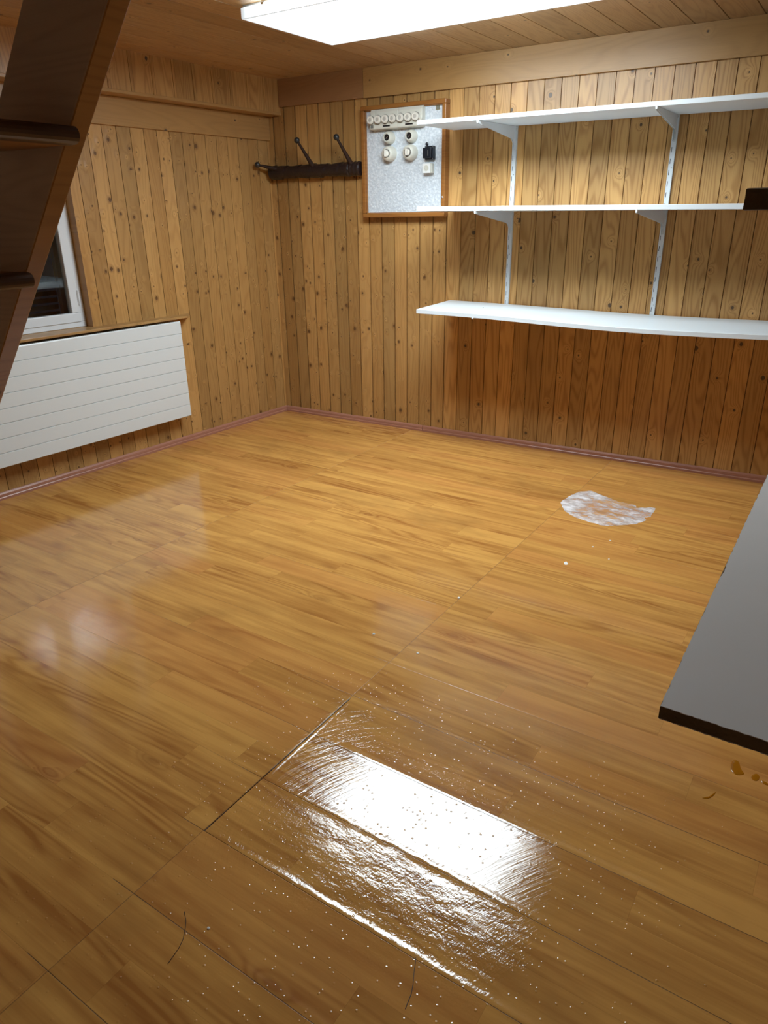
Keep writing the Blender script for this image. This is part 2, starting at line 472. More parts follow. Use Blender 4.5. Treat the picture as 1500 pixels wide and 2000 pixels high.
def panel(bm, x0, x1, z0, z1, off, bw, style, thick=.06, mi=0):
    pr = board_profile(x0, x1, off, bw, style)
    pts = pr + [(x1, thick), (x0, thick)]
    prism(bm, pts, 'z', z0, z1, mi)
    return bm
XR, YF = 3.85, -5.2        # right wall, wall behind the camera

bm = B()
panel(bm, 0.0, 1.335, 0, ZC, .043, .092, 'bead', mi=0)
panel(bm, 1.335, XR+.06, 0, ZC, 1.335, .09355, 'v', mi=1)
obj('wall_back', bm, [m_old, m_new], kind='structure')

# window wall (frame FL, x = distance along, negative towards the camera)
WX0, WX1, WZ0, WZ1 = -2.52, -1.517, .812, 1.915
SL = YF/math.cos(A1) - .2
bm = B()
panel(bm, WX1, .06, 0, ZC, -.018, .0899, 'tight')
panel(bm, WX0, WX1, 0, WZ0-.02, -.018, .0899, 'tight')
panel(bm, WX0, WX1, WZ1, ZC, -.018, .0899, 'tight')
panel(bm, SL, WX0, 0, ZC, -.018, .0899, 'tight')
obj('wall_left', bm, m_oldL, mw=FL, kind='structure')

bm = B()
prism(bm, [(XR+d, y) for y, d in board_profile(YF-.06, 0.0, 0, .0936, 'v')] + [(XR+.06, 0.0), (XR+.06, YF-.06)], 'z', 0, ZC)
obj('wall_right', bm, m_other, kind='structure')
bm = B()
prism(bm, [(x, YF-d) for x, d in board_profile(-.40, XR, 0, .0936, 'v')] + [(XR, YF-.06), (-.40, YF-.06)], 'z', 0, ZC)
obj('wall_front', bm, m_plaster, kind='structure')  # unseen wall, painted white to bounce neutral light into the room

# floor and ceiling (in the frame of the laminate boards)
bm = B(); box(bm, -1.2, 4.6, -5.8, .6, -.04, 0)
obj('floor', bm, m_floor, mw=FF, kind='structure')
bm = B()
prism(bm, [(x, ZC+d) for x, d in board_profile(-1.2, 4.6, 1.268-.15*20, .15, 'v')] + [(4.6, ZC+.04), (-1.2, ZC+.04)], 'y', -5.8, .6)
obj('ceiling', bm, m_ceil, mw=FF, kind='structure')

# bulkhead above the window, with its lip, and the beam under it
bm = B()
pr = board_profile(SL+.3, .02, .0, .1424, 'tight')
prism(bm, [(x, -.117+d) for x, d in pr] + [(.02, 0), (SL+.3, 0)], 'z', 1.990, ZC)
obj('trim_1', bm, m_bulk, mw=FL, kind='structure')
bm = B(); box(bm, SL+.3, .02, -.120, 0, 1.974, 1.990)
obj('trim_2', bm, m_beam, mw=FL, kind='structure', bevel=.002)
bm = B(); box(bm, WX1+.01, .0, -.016, 0, 1.834, 1.974)
obj('trim_3', bm, m_beam, mw=FL, kind='structure', bevel=.003)
# board along the top of the back wall
bm = B(); box(bm, .119, .7665, -.021, 0, 2.021, ZC)
obj('trim_4', bm, m_beam_shade, kind='structure', bevel=.0015)
bm = B(); box(bm, .7685, XR, -.021, 0, 2.019, ZC)
obj('trim_5', bm, m_beam, kind='structure', bevel=.0015)

# baseboards
def base_prof(s=1): return [(0, 0), (-.014*s, 0), (-.014*s, .012), (-.011*s, .016), (-.010*s, .030), (-.006*s, .037), (-.003*s, .040), (0, .040)]
bm = B(); prism(bm, base_prof(), 'x', .012, 1.182); obj('baseboard_back', bm, m_base, kind='structure')
bm = B(); prism(bm, base_prof(), 'x', 1.185, XR); obj('baseboard_back', bm, m_base, kind='structure')
bm = B(); prism(bm, base_prof(), 'x', SL+.3, -.001); obj('baseboard_left', bm, m_baseL, mw=FL, kind='structure')

# ------------------------------------------------------------------ window
win = bpy.data.objects.new('window_1', None); C.objects.link(win); win['kind'] = 'structure'
win.matrix_world = FL @ T((WX0+WX1)/2, .06, WZ0)
hw = (WX1-WX0)/2; hh = WZ1-WZ0
def frame_ring(bm, x0, x1, z0, z1, wd, y0, y1, chamf=.0):
    box(bm, x0, x1, y0, y1, z0, z0+wd); box(bm, x0, x1, y0, y1, z1-wd, z1)
    box(bm, x0, x0+wd, y0, y1, z0+wd, z1-wd); box(bm, x1-wd, x1, y0, y1, z0+wd, z1-wd)
bm = B(); frame_ring(bm, -hw, hw, 0, hh, .030, 0, .055)
obj('window_frame', bm, m_wframe, win, bevel=.003)
for sx0, sx1 in ((-hw+.029, -.002), (.002, hw-.029)):
    bm = B(); frame_ring(bm, sx0, sx1, .028, hh-.028, .050, -.006, .036)
    sash = obj('window_sash', bm, m_wframe, win, bevel=.004)
    bm = B(); box(bm, sx0+.048, sx1-.048, .016, .020, .076, hh-.076)
    obj('window_pane', bm, m_glass, sash)
for z in (.12, hh-.24):
    bm = B(); box(bm, hw-.036, hw-.022, -.010, -.002, z, z+.075); tube(bm, [(hw-.029, -.010, z-.002), (hw-.029, -.010, z+.077)], .005)
    obj('hinge', bm, m_wframe, win)
# second, outer window
bm = B(); frame_ring(bm, -hw, hw, 0, hh, .04, .14, .17); box(bm, -hw, hw, .142, .168, .205, .240); box(bm, -.02, .02, .142, .168, .04, hh-.04)
obj('outer_sash', bm, m_outer, win)
bm = B()
for k in range(5): box(bm, -hw+.03, hw-.03, .20, .215, .01+k*.038, .035+k*.038)
obj('shutter', bm, m_shutter, win)
bm = B()
for x0, x1, z0, z1 in ((-hw-.03, -hw, 0, hh), (hw, hw+.03, 0, hh), (-hw-.03, hw+.03, hh, hh+.03), (-hw-.03, hw+.03, -.03, 0)):
    box(bm, x0, x1, .0, .24, z0, z1)
obj('reveal_lining', bm, m_sill, win)
# sill board with a slanted end
bm = B()
prism(bm, [(-2.62, 0.0), (-2.62, -.088), (-.915, -.088), (-.838, -.004), (-.838, 0.0), (WX1, 0.0), (WX1, .058), (WX0, .058), (WX0, 0.0)], 'z', .797, .811)
o = obj('window_sill', bm, m_sill, bevel=.003); o.parent = win
o.matrix_parent_inverse = Matrix.Identity(4); o.matrix_local = win.matrix_world.inverted() @ FL

# ------------------------------------------------------------------ radiator
rw, rz0, rz1 = 1.60, .197, .787
rad = thing('radiator', 'white flat-front panel radiator with horizontal grooves under the window', 'radiator', FL @ T(-.992-rw/2, -.03, rz0))
h = rz1-rz0; hx = rw/2
bm = B()
pr = [(-.0705, 0.004), (-.0725, .0)]; n = 8
pts = []
for i in range(n):
    a = h*i/n; b_ = h*(i+1)/n
    if i == 0: pts += [(-.069, 0), (-.0720, .003)]
    else: pts += [(-.0720, a+.0024)]
    if i == n-1: pts += [(-.0720, b_-.006), (-.069, b_)]
    else: pts += [(-.0720, b_-.0024), (-.0670, b_)]
pts += [(-.060, h), (-.060, 0)]
prism(bm, pts, 'x', -hx, hx); obj('front_panel', bm, m_rad, rad)
for s in (-1, 1):
    bm = B(); box(bm, min(s*hx, s*(hx-.012)), max(s*hx, s*(hx-.012)), -.060, -.008, .004, h-.004); obj('side_panel', bm, m_rad, rad, bevel=.002)
bm = B()
for i in range(40):
    x = -hx+.03 + i*(rw-.06)/39
    box(bm, x-.012, x+.012, -.056, -.014, h-.010, h-.006)
box(bm, -hx+.012, hx-.012, -.059, -.055, h-.014, h-.004); box(bm, -hx+.012, hx-.012, -.014, -.010, h-.014, h-.004)
obj('top_grille', bm, m_rad, rad)
bm = B(); box(bm, -hx+.012, hx-.012, -.024, -.010, .01, h-.02); box(bm, -hx+.2, -hx+.24, -.010, .03, .1, h-.1); box(bm, hx-.24, hx-.2, -.010, .03, .1, h-.1)
obj('rear_panel', bm, m_rad, rad)

# ------------------------------------------------------------------ ceiling light
lamp = thing('ceiling_light', 'long glowing white rectangular ceiling light with frosted diffuser', 'ceiling light',
             T(1.118, -.838, ZC) @ Matrix.Rotation(A2, 4, 'Z'))
LW, LD = 1.45, .62
bm = B(); box(bm, .006, LW-.006, -LD+.006, -.006, -.008, 0); obj('base_plate', bm, m_rail, lamp, bevel=.001)
bm = B()
z0 = -.009; z1 = -.050
def ringv(i, z): return [bm.verts.new(p) for p in ((i, -i, z), (LW-i, -i, z), (LW-i, -LD+i, z), (i, -LD+i, z))]
rs = [ringv(.004, z0), ringv(.0, z0-.002), ringv(.0, z1+.003), ringv(.003, z1), ringv(.012, z1), ringv(.016, z1+.003)]
bm.faces.new(rs[0])
for a, b_ in zip(rs, rs[1:]):
    for k in range(4): bm.faces.new((a[k], a[(k+1)%4], b_[(k+1)%4], b_[k]))
bm.faces.new(rs[-1]); obj('diffuser', bm, m_lamp, lamp)
for x in (.12, LW-.12):
    bm = B(); box(bm, x-.008, x+.008, -LD-.002, -LD+.004, -.014, -.005); obj('clip', bm, m_chrome, lamp)

# ------------------------------------------------------------------ wall shelves
def interp(tab, x):      # smooth curve through the table
    n = len(tab)
    i = 0
    while i < n-2 and x > tab[i+1][0]: i += 1
    (xa, fa), (xb, f_b) = tab[i], tab[i+1]
    def sl(j):
        if j <= 0: return (tab[1][1]-tab[0][1])/(tab[1][0]-tab[0][0])
        if j >= n-1: return (tab[-1][1]-tab[-2][1])/(tab[-1][0]-tab[-2][0])
        return (tab[j+1][1]-tab[j-1][1])/(tab[j+1][0]-tab[j-1][0])
    if x < xa: return fa + sl(0)*(x-xa)
    if x > xb: return f_b + sl(n-1)*(x-xb)
    hh_ = xb-xa; t = (x-xa)/hh_
    return (2*t**3-3*t*t+1)*fa + (t**3-2*t*t+t)*hh_*sl(i) + (-2*t**3+3*t*t)*f_b + (t**3-t*t)*hh_*sl(i+1)
SH = [  # back top z(x), front top z(x), thickness
    ([(1.37, 1.832), (3.0, 1.822)], [(1.37, 1.824), (3.0, 1.816)], .0205, 'top'),
    ([(1.37, 1.405), (3.0, 1.394)], [(1.37, 1.409), (3.0, 1.395)], .0235, 'middle'),
    ([(1.37, .874), (1.75, .868), (2.6, .850), (3.3, .853)], [(1.37, .866), (1.75, .860), (2.0, .852), (2.3, .841), (2.6, .836), (2.9, .838), (3.3, .846)], .0235, 'bottom')]
X0, X1, YB, YFR = 1.374, 3.32, -.015, -.45
LAB = ['topmost long white wall shelf, running past the top right corner of the fuse panel',
       'middle long white wall shelf, crossing the lower corner of the fuse panel frame',
       'lowest long white wall shelf, sagging slightly in the middle above the dark panelling']
shelves = []
for (bt, ft, th, nm), lab in zip(SH, LAB):
    zb = interp(bt, X0)
    sh = thing('wall_shelf', lab, 'shelf', T(X0, YB, zb), 'white shelves on slotted rails')
    bm = B(); N = 28; rows = []
    for i in range(N+1):
        x = X0 + (X1-X0)*i/N; a = interp(bt, x)-zb; f = interp(ft, x)-zb
        sec = [(0, a), (YFR-YB+.0015, f), (YFR-YB, f-.0015), (YFR-YB, f-th+.0015), (YFR-YB+.0015, f-th), (0, a-th)]
        rows.append([bm.verts.new((x-X0, y, z)) for y, z in sec])
    for a, b_ in zip(rows, rows[1:]):
        for k in range(6): bm.faces.new((a[k], a[(k+1)%6], b_[(k+1)%6], b_[k]))
    bm.faces.new(rows[0][::-1]); bm.faces.new(rows[-1])
    obj('board', bm, m_white, sh)
    if nm == 'top':
        for x in (1.405, 1.635, 1.885):
            z = interp(ft, x)-zb-.009
            bm = B(); tube(bm, [(x-X0-.011, YFR-YB-.0008, z+.004), (x-X0-.003, YFR-YB-.0012, z+.0045), (x-X0+.003, YFR-YB-.0012, z+.001), (x-X0+.010, YFR-YB-.0008, z-.006)], .0008, 6)
            obj('staple', bm, m_hair, sh)
    if nm == 'bottom':
        bm = B(); lathe(bm, [(0, .003), (.0015, .003)], (1.69-X0, -.22-YB, (interp(bt, 1.69)+interp(ft, 1.69))/2-zb), 'z', 10)
        obj('screw_hole', bm, m_dark, sh)
    shelves.append(sh)
# slotted uprights
RZ0, RZ1 = .848, 1.845
def make_rail():
    o = thing('shelf_upright', '', 'shelf rail', T(0, 0, RZ0), 'slotted uprights')
    bm = B(); W = .0125; D = .0135; H = RZ1-RZ0
    # front face with real slots: a strip of quads leaving openings
    zc = []; z = .018
    while z < H-.02: zc.append(z); z += .0515
    xs = [-W, -.0075, -.0045, W]
    def fq(xa, xb, za, zb): box(bm, xa, xb, -D, -D+.0016, za, zb)
    fq(xs[0], xs[1], 0, H); fq(xs[2], xs[3], 0, H)
    last = 0
    for z in zc: fq(xs[1], xs[2], last, z); last = z+.024
    fq(xs[1], xs[2], last, H)
    box(bm, -W, -W+.0016, -D, 0, 0, H); box(bm, W-.0016, W, -D, 0, 0, H)
    obj('channel', bm, m_rail, o)
    bm = B(); box(bm, -W+.002, W-.002, -.003, -.0005, .002, H-.002); obj('slot_shade', bm, m_dark, o)  # dark sheet standing in for the shade inside the channel
    for z in (.055, .30, .72, H-.05):
        bm = B(); lathe(bm, [(0, .0035), (-.0012, .0032), (-.002, .0015)], (.0035, -D, z), 'y', 12); obj('screw_head', bm, m_chrome, o)
    return o
rail0 = make_rail()
def dup(root, mw, label):
    r = root.copy(); C.objects.link(r); r.matrix_world = mw; r['label'] = label
    for ch in root.children:
        c = ch.copy(); C.objects.link(c); c.parent = r
        for g in ch.children:
            d = g.copy(); C.objects.link(d); d.parent = c
    return r
RX = (1.748, 2.590)
rail0.matrix_world = T(RX[0], 0, RZ0); rail0['label'] = 'white slotted upright rail nearer the fuse panel, holding the shelves'
dup(rail0, T(RX[1], 0, RZ0), 'white slotted upright rail on the right, farther from the fuse panel')
# brackets
def make_bracket(L=.441):
    o = thing('shelf_bracket', '', 'shelf bracket', T(0, 0, 0), 'white cantilever brackets')
    bm = B()
    out = [(0, 0), (-L, 0), (-L-.001, -.011), (-L+.010, -.014), (-.052, -.060), (-.030, -.068), (-.014, -.090), (-.004, -.118), (0, -.118)]
    prism(bm, out, 'x', -.0045, -.0030); prism(bm, out, 'x', .0030, .0045)
    prism(bm, [(0, 0), (-L, 0), (-L, -.0015), (0, -.0015)], 'x', -.003, .003)
    obj('arm', bm, m_rail, o)
    bm = B(); box(bm, -.0045, .0045, -L-.006, -L, -.011, .004); obj('tip_hook', bm, m_rail, o, bevel=.001)
    return o
br0 = make_bracket(); first = True
BL = [['top bracket on the rail nearer the fuse panel, under the topmost shelf', 'top bracket on the right-hand rail, under the topmost shelf'],
      ['bracket under the middle shelf on the rail nearer the fuse panel', 'bracket under the middle shelf on the right-hand rail'],
      ['bracket under the lowest shelf on the rail nearer the panel', 'bracket under the lowest shelf on the right-hand rail']]
SK = [[-.024, -.003], [-.022, -.039], [-.02, -.01]]
for i, (bt, ft, th, nm) in enumerate(SH):
    for j, x in enumerate(RX):
        zb = interp(bt, x)-th; zf = interp(ft, x)-th
        slope = (zf-zb)/(YFR-YB)
        ang = math.atan2(SK[i][j], .44)
        mw = T(x, -.0140, zb-.0008) @ Matrix.Rotation(ang, 4, 'Z') @ Matrix.Rotation(math.atan(slope), 4, 'X')
        if i == 2: mw = mw @ Matrix.Diagonal((1, .985 if j == 0 else .95, .45, 1))
        if first: br0.matrix_world = mw; br0['label'] = 'white cantilever '+BL[i][j]; first = False
        else: dup(br0, mw, 'white cantilever '+BL[i][j])

# ------------------------------------------------------------------ fuse panel
cab = thing('electrical_cabinet', 'white roughcast electrical panel in a brown wooden frame on the wall', 'electrical panel', T(1.055, 0, 1.356))
FX0, FX1, FH, FD, FWd = .767-1.055, 1.343-1.055, 1.972-1.356, -.055, .024
bm = B()
def moulding(y_out=FD):
    pass
for (x0, x1, z0, z1) in ((FX0, FX1, 0, FWd), (FX0, FX1, FH-FWd, FH), (FX0, FX0+FWd, FWd, FH-FWd), (FX1-FWd, FX1, FWd, FH-FWd)):
    box(bm, x0, x1, FD, 0, z0, z1)
obj('frame', bm, m_frame, cab, bevel=.004)
bm = B()
i_ = FWd-.001
for (x0, x1, z0, z1) in ((FX0+i_, FX1-i_, i_, i_+.005), (FX0+i_, FX1-i_, FH-i_-.005, FH-i_), (FX0+i_, FX0+i_+.005, i_, FH-i_), (FX1-i_-.005, FX1-i_, i_, FH-i_)):
    box(bm, x0, x1, FD+.010, -.02, z0, z1)
obj('inner_bead', bm, m_frame, cab)
bm = B(); box(bm, FX0+FWd, FX1-FWd, -.030, -.004, FWd, FH-FWd); obj('panel_board', bm, m_panel, cab)
bm = B(); tube(bm, [(FX1-.010, FD, .105), (FX1-.010, FD-.008, .105), (FX1-.010, FD-.010, .111)], .003, 8); obj('screw_hook', bm, m_rail, cab)

# fuse block
YP = -.0302
fb = thing('fuse_holder_block', 'cream fuse holder strip with a row of seven round screw caps', 'fuse box', T(1.03, YP, 1.838))
for x0, x1 in ((-.183, -.150), (-.149, .006), (.007, .168)):
    bm = B()
    prism(bm, [(0, 0), (-.047, .004), (-.050, .010), (-.050, .030), (-.040, .045), (-.040, .092), (-.032, .108), (0, .112)], 'x', x0, x1)
    obj('housing', bm, m_bake, fb, bevel=.002)
cap0 = None
for k in range(7):
    x = .862 + .0502*k - 1.03 + (.003 if k > 3 else 0)
    if cap0 is None:
        bm = B(); lathe(bm, [(-.038, .0225), (-.052, .0235), (-.060, .0225), (-.072, .021), (-.0755, .0185), (-.0755, .0125), (-.072, .011)], (0, 0, 0), 'y', 28)
        cap0 = obj('fuse_cap', bm, m_porc, fb, T(x, 0, .052), smooth=True)
        bm = B(); lathe(bm, [(-.0715, .0105), (-.0735, .0100)], (0, 0, 0), 'y', 20); wnd = obj('cap_window', bm, m_rim, cap0)
        bm = B(); lathe(bm, [(-.058, .0242), (-.0605, .0246), (-.063, .0236)], (0, 0, 0), 'y', 28); rg = obj('cap_ring', bm, m_greyl, cap0, smooth=True)
    else:
        c = cap0.copy(); C.objects.link(c); c.parent = fb; c.matrix_local = T(x, 0, .052)
        for g in list(cap0.children):
            d = g.copy(); C.objects.link(d); d.parent = c
for xa, xb, z0, z1, m in ((-.176, -.156, .010, .026, m_greyl), (-.090, -.042, .013, .021, m_dark), (.062, .112, .013, .021, m_dark)):
    bm = B(); box(bm, xa, xb, -.0512, -.049, z0, z1); obj('label_strip', bm, m, fb)

# two round lamp sockets and two rotary switches
def socket(x, z, label):
    o = thing('round_key_switch', label, 'switch', T(x, YP, z), 'small round cream fittings')
    bm = B(); lathe(bm, [(0, .035), (-.020, .0345), (-.036, .031), (-.047, .026), (-.050, .0235), (-.050, .0190), (-.040, .0180)], (0, 0, 0), 'y', 36); obj('body', bm, m_bake, o, smooth=True)
    bm = B(); lathe(bm, [(-.039, .0182), (-.0425, .0175)], (0, 0, 0), 'y', 28); d = obj('recess', bm, m_dark, o)
    bm = B(); tube(bm, [(.007, -.043, .005), (-.001, -.045, -.001), (-.006, -.043, -.006)], .0018, 8); obj('contact', bm, m_chrome, o)
    return o
socket(.962, 1.795, 'small round cream socket with dark centre, on the left of the pair in the panel')
socket(1.114, 1.795, 'small round cream socket with dark centre, on the right of the pair in the panel')
def rotary(x, z, label):
    o = thing('rotary_switch', label, 'switch', T(x, YP, z), 'rotary switches')
    bm = B(); lathe(bm, [(0, .043), (-.026, .042), (-.044, .038), (-.052, .032), (-.054, .026), (-.052, .024)], (0, 0, 0), 'y', 40); obj('body', bm, m_bake, o, smooth=True)
    bm = B(); lathe(bm, [(-.050, .0235), (-.0555, .0225), (-.0555, .0195)], (0, 0, 0), 'y', 32); obj('dial_ring', bm, m_chrome, o, smooth=True)
    bm = B(); lathe(bm, [(-.050, .0185), (-.058, .0175), (-.060, .0145)], (0, 0, 0), 'y', 28)
    box(bm, -.0055, .0055, -.074, -.056, -.018, .018); obj('knob', bm, m_porc, o, bevel=.002)
    return o
rotary(.963, 1.709, 'large round cream rotary switch below the left socket in the panel')
rotary(1.108, 1.709, 'large round cream rotary switch below the right socket in the panel')
# black device
o = thing('black_power_socket', 'black square lidded power socket at the right side of the white panel', 'socket', T(1.238, YP, 1.700))
bm = B(); box(bm, -.029, .030, -.026, 0, -.036, .037); obj('housing', bm, m_blackpl, o, bevel=.004)
bm = B(); box(bm, -.036, .020, -.040, -.026, -.028, .028); tube(bm, [(-.010, -.034, .028), (-.010, -.034, .043)], .007); lathe(bm, [(-.006, .0095), (.006, .0095)], (-.010, -.034, .046), 'y', 16)
obj('lid', bm, m_blackpl, o, bevel=.004)
bm = B(); box(bm, -.002, .0015, -.0425, -.0395, -.016, .016); obj('lid_rib', bm, m_greyl, o)
for sx, sz in ((.024, .031), (.024, -.030)):
    bm = B(); lathe(bm, [(-.026, .0032), (-.0275, .0028)], (sx, 0, sz), 'y', 10); obj('screw', bm, m_chrome, o)
# white outlet
o = thing('wall_outlet', 'small white square three-pin outlet under the black socket', 'outlet', T(1.232, YP, 1.619))
bm = B(); box(bm, -.030, .027, -.030, 0, -.026, .026); obj('box', bm, m_bake, o, bevel=.003)
bm = B(); box(bm, -.031, .021, -.0395, -.030, -.025, .025); pl = obj('face_plate', bm, m_outlet, o, bevel=.002)
bm = B(); lathe(bm, [(-.0360, .0165), (-.0404, .0162), (-.0404, .0150), (-.0399, .0146)], (-.005, 0, 0), 'y', 24); obj('recess_rim', bm, m_bake, pl)
for hx_, hz_ in ((-.0145, 0), (.0045, 0), (-.005, -.0075)):
    bm = B(); lathe(bm, [(-.0380, .0016), (-.0406, .0015)], (hx_, 0, hz_), 'y', 10); obj('pin_hole', bm, m_dark, pl)
o = thing('inspection_tag', 'tiny olive square sticker in the top right corner of the white panel', 'sticker', T(1.280, YP, 1.931))
bm = B(); box(bm, -.012, .012, -.0010, 0, -.011, .011); obj('sticker', bm, m_tag, o)
bm = B(); box(bm, -.008, -.002, -.0014, -.0009, -.007, .007); box(bm, .002, .008, -.0014, -.0009, -.007, .007); obj('print', bm, m_greyl, o)

# ------------------------------------------------------------------ coat rack
rk = thing('coat_rack', 'carved blackened wooden coat rack rail with iron pegs beside the fuse panel', 'coat rack', T(.40, 0, 1.638))
bm = B(); N = 130; seg = 22; rings = []
for i in range(N+1):
    x = .028 + (.752-.028)*i/N
    if x > .672:  # turned rings at the end
        q = (x-.672)/.080; base = .0400 + .0045*abs(math.sin(q*PI*3)) - .002; spiral = 0
    else: base = .0385 + .0025*math.sin(x*21); spiral = 1
    if i == 0: base = .012
    elif i == 1: base = .026
    ring = []
    for k in range(seg):
        t = 2*PI*k/seg
        s = (x*58.0 + t*1.0)/(2*PI); s -= math.floor(s)
        rr = base*(1 + spiral*(.16*(s**.7) - .07))
        rr += .0018*noise.noise(Vector((x*40, math.cos(t)*2, math.sin(t)*2)))*spiral
        ring.append(bm.verts.new((x-.40, -.038 + math.cos(t)*rr*.9, math.sin(t)*rr)))
    rings.append(ring)
for a, b_ in zip(rings, rings[1:]):
    for k in range(seg): bm.faces.new((a[k], a[(k+1)%seg], b_[(k+1)%seg], b_[k]))
bm.faces.new(rings[0][::-1]); bm.faces.new(rings[-1])
obj('rail', bm, m_rack, rk, smooth=True)
for (bx, by, bz), (tx, ty, tz) in (((.392, -.052, .026), (.350, -.150, .171)), ((.690, -.052, .026), (.651, -.150, .171)), ((.100, -.052, .020), (.040, -.180, .044))):
    b_ = Vector((bx-.40, by, bz)); t = Vector((tx-.40, ty, tz)); d = t-b_
    ref = d.cross(Vector((0, -1, .3))).normalized(); bow = ref.cross(d.normalized())*.0
    bm = B(); tube(bm, [b_ - d*.06, b_, b_+d*.12, b_+d*.35, b_+d*.7, t], [.0140, .0145, .0140, .0120, .0085, .0070], 14)
    pg = obj('peg', bm, m_iron, rk, smooth=True)
    bm = B(); bmesh.ops.create_uvsphere(bm, u_segments=20, v_segments=12, radius=.0180, matrix=Matrix.Translation(t)); obj('peg_ball', bm, m_ball, pg, smooth=True)

# ------------------------------------------------------------------ open staircase
ST = thing('staircase', 'steep open wooden staircase in the left foreground, seen from behind', 'staircase', T(1.4, -3.70, 0))
SLP = 1.17; Z0 = 1.38-1.17*2.239
def zr(x): return Z0 + SLP*x
def xr(z): return (z-Z0)/SLP
OX, OY = -1.4, 3.70
def stringer(y0, y1):
    th = math.atan(SLP); wv = .160/math.cos(th)
    p = [(xr(0), 0), (xr(ZC-.002), ZC-.002), (xr(ZC-.002-wv), ZC-.002), (xr(-wv), 0)]
    bm = B(); prism(bm, [(x+OX, z) for x, z in p], 'y', y0+OY, y1+OY)
    bm.normal_update()
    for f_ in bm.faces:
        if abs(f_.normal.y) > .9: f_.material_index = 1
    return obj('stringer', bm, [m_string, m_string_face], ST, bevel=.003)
stringer(-3.338, -3.300); stringer(-4.100, -4.062)
for k in range(-5, 4):
    zt = 1.283 + .221*k; x1 = 2.180 + .1865*k; x0 = x1-.205; t = .026
    r = t/2; arc = [(x1 - r + r*math.cos(a), zt - r + r*math.sin(a)) for a in [PI/2 - PI*i/8 for i in range(9)]]
    xe = x1 - .030
    bm = B(); prism(bm, [(x0+OX, zt), (xe+OX, zt), (xe+OX, zt-t), (x0+OX, zt-t)], 'y', -4.0615+OY, -3.3385+OY)
    td = obj('tread', bm, m_tread, ST, bevel=.002)
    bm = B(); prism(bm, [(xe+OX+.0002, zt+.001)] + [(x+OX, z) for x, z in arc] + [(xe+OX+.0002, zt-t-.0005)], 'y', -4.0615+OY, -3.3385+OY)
    obj('shaded_edge', bm, m_tread_shade, td)  # separate dark piece stands for shade on the tread's rear edge

# ------------------------------------------------------------------ right-hand shelves
ME = Matrix.Rotation(A2, 4, 'Z')
def chip_shelf(z1, th, label, g='chipboard shelves'):
    o = thing('chipboard_shelf', label, 'shelf', T(3.318, -3.293, z1-th) @ ME, g)
    W, L = .515, 1.55
    rnd = random.Random(int(z1*100))
    # core with a rough sawn end
    bm = B(); N = 60
    def edge(zz): return [(W*i/N, rnd.uniform(-.0010, .0016)) for i in range(N+1)]
    a = edge(0); b_ = edge(1)
    lo = [bm.verts.new((x, d, .001)) for x, d in a]; hi = [bm.verts.new((x, d+.0005, th-.001)) for x, d in b_]
    mid = [bm.verts.new((x, rnd.uniform(-.001, .003), th*.5+rnd.uniform(-.003, .003))) for x, d in a]
    for i in range(N):
        bm.faces.new((lo[i], lo[i+1], mid[i+1], mid[i])); bm.faces.new((mid[i], mid[i+1], hi[i+1], hi[i]))
    bl = [bm.verts.new((W, L, .001)), bm.verts.new((0, L, .001))]; bh = [bm.verts.new((W, L, th-.001)), bm.verts.new((0, L, th-.001))]
    bm.faces.new(lo+bl); bm.faces.new(hi+bh); bm.faces.new((bl[0], bl[1], bh[1], bh[0]))
    bm.faces.new((lo[0], mid[0], hi[0], bh[1], bl[1])); bm.faces.new((lo[-1], mid[-1], hi[-1], bh[0], bl[0]))
    obj('core', bm, m_chip, o)
    for za, zb in ((th-.001, th), (0, .001)):
        bm = B(); N = 150
        left = [(rnd.uniform(-.0004, .0012) + (.002*math.exp(-((i/N*L-.47)/.03)**2)), L*i/N) for i in range(N, -1, -1)]
        front = [(W*i/N, rnd.uniform(-.0008, .0006)) for i in range(1, N)]
        prism(bm, left + front + [(W, 0), (W, L)], 'z', za, zb)
        obj('laminate_face', bm, m_lami, o)
    return o
chip_shelf(.750, .021, 'wide grey-topped chipboard shelf with dark sawn edge, above the floor at the right')
chip_shelf(1.390, .021, 'dark raw chipboard shelf end at eye level, covering the end of the middle white shelf')
for z1 in (.7285, 1.3685):
    pass

# ------------------------------------------------------------------ things on the floor
out = [(2.42,-.816),(2.428,-.715),(2.456,-.62),(2.506,-.572),(2.58,-.611),(2.651,-.648),(2.679,-.661),(2.714,-.66),(2.757,-.663),(2.776,-.707),(2.824,-.68),(2.856,-.653),(2.858,-.783),(2.837,-.803),(2.848,-.839),(2.819,-.905),(2.754,-.957),(2.699,-1.002),(2.615,-.987),(2.538,-.964),(2.474,-.913)]
cxm = sum(p[0] for p in out)/len(out); cym = sum(p[1] for p in out)/len(out)
fine_out = []
for i in range(len(out)):
    a = Vector(out[i]); b_ = Vector(out[(i+1) % len(out)])
    for k in range(6):
        p = a.lerp(b_, k/6); j = .007*noise.noise(Vector((p.x*60, p.y*60, 0)))
        d = (p-Vector((cxm, cym))).normalized(); fine_out.append(p + d*j - Vector((cxm, cym)))
bm = B(); NR = 26; rings = []
cen = None
for r in range(1, NR+1):
    t = r/NR; ring = []
    for p in fine_out:
        q = p*t
        hgt = .0012 + .0045*abs(noise.noise(Vector((q.x*22+5, q.y*34, 1.0)))) + .003*abs(noise.noise(Vector((q.x*60, q.y*90, 4.0))))
        hgt *= min(1, (1-t)*6+.12)
        ring.append(bm.verts.new((q.x, q.y, hgt)))
    rings.append(ring)
cen = bm.verts.new((0, 0, .002)); n = len(fine_out)
for k in range(n): bm.faces.new((cen, rings[0][k], rings[0][(k+1) % n]))
for a, b_ in zip(rings, rings[1:]):
    for k in range(n): bm.faces.new((a[k], b_[k], b_[(k+1) % n], a[(k+1) % n]))
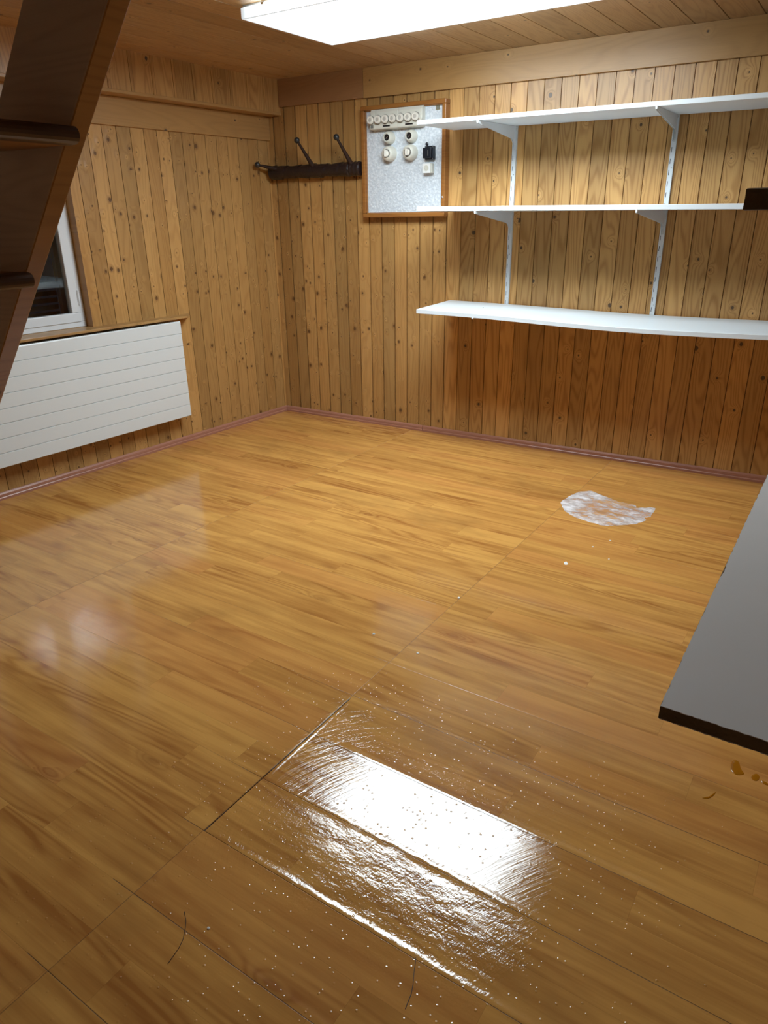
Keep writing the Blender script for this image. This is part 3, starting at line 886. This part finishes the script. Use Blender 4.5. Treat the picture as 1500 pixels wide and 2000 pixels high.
f = obj('crinkled_film', bm, m_film, mw=T(cxm, cym, 0), smooth=True)
tag(f, 'crinkled whitish patch of thin film lying on the laminate floor', 'plastic film')

rnd = random.Random(7)
cr = [(2.397, -1.96, .006, 'white plaster crumb on the long floor joint, largest in mid floor'), (2.248, -2.341, .005, 'pale crumb on the floor just left of the long joint, above the wet patch'),
      (2.548, -3.473, .0035, 'small white crumb on the dark board in the lower left foreground'), (2.66, -1.468, .008, 'flat pale flake on the floor in front of the crinkled film'),
      (2.713, -1.253, .004, 'tiny white speck midway between the crinkled film and the flat pale flake'), (2.762, -1.15, .004, 'tiny white speck closest in front of the crinkled film'), (2.806, -1.34, .0035, 'tiny white speck to the right of the flat pale flake'), (2.441, -2.369, .005, 'pale crumb just right of the long joint, above the wet patch')]
for x, y, s, lab in cr:
    bm = B(); bmesh.ops.create_icosphere(bm, subdivisions=2, radius=s)
    for v in bm.verts:
        v.co *= 1 + .35*noise.noise(v.co*300+Vector((x, y, 0))*9); v.co.z = max(v.co.z*.45, -s*.2) + s*.2
        if s == .008: v.co.x *= 1.9; v.co.z *= .3
    o = obj('plaster_crumb', bm, m_crumb, mw=T(x, y, 0) @ Matrix.Rotation(x*9, 4, 'Z'))
    tag(o, lab or 'tiny white speck between the crinkled film and the flat pale flake', 'crumb', 'plaster crumbs')
def blob(pts, label, name='amber_drip'):
    cx = sum(p[0] for p in pts)/len(pts); cy = sum(p[1] for p in pts)/len(pts); n = len(pts); sm = []
    for i in range(n):   # Catmull-Rom
        p0, p1, p2, p3 = [Vector(pts[(i+j-1) % n]) for j in range(4)]
        for k in range(5):
            t = k/5; sm.append(.5*((2*p1)+(p2-p0)*t+(2*p0-5*p1+4*p2-p3)*t*t+(3*p1-p0-3*p2+p3)*t**3) - Vector((cx, cy)))
    bm = B(); rr = []
    for t, z in ((1, 0), (.97, .0006), (.85, .0010), (.5, .0013)): rr.append([bm.verts.new((p.x*t, p.y*t, z)) for p in sm])
    for a, b_ in zip(rr, rr[1:]):
        for k in range(len(sm)): bm.faces.new((a[k], a[(k+1) % len(sm)], b_[(k+1) % len(sm)], b_[k]))
    bm.faces.new(rr[-1])
    o = obj(name, bm, m_amber, mw=T(cx, cy, 0), smooth=True); tag(o, label, 'drip', 'amber drips')
blob([(3.4164,-2.3969),(3.4242,-2.3841),(3.4337,-2.3867),(3.442,-2.4112),(3.4511,-2.4282),(3.4381,-2.4405),(3.4271,-2.4391),(3.4181,-2.4252)], 'largest amber drip on the floor below the grey chipboard shelf')
blob([(3.4686,-2.4242),(3.478,-2.4108),(3.4866,-2.4168),(3.4854,-2.433),(3.4774,-2.4408),(3.4688,-2.435)], 'small round amber drip just right of the largest one')
blob([(3.4904,-2.4301),(3.4993,-2.431),(3.5082,-2.4334),(3.5089,-2.4407),(3.4984,-2.4407)], 'amber drip running off the right edge of the picture')
blob([(3.3703,-2.5726),(3.3829,-2.5623),(3.3911,-2.5458),(3.3973,-2.5333),(3.3935,-2.5502),(3.3836,-2.5671)], 'thin curved amber streak on the floor below the larger drips')
for pts, lab in (([(2.476,-3.471),(2.495,-3.485),(2.508,-3.5),(2.52,-3.517),(2.527,-3.535),(2.533,-3.571)], 'fine dark hair curving on the lower left floor boards'),
                 ([(2.951,-3.308),(2.957,-3.322),(2.963,-3.337),(2.972,-3.357),(2.978,-3.374),(2.982,-3.405)], 'fine dark straight scratch below the wet patch near the bottom edge')):  # the straight one is a scratch, modelled as a thin dark tube
    bx, by = pts[0]
    bm = B(); tube(bm, [(x-bx, y-by, .0007) for x, y in pts], .0007, 6)
    tag(obj('dark_hairline', bm, m_hair, mw=T(bx, by, 0)), lab, 'hair')
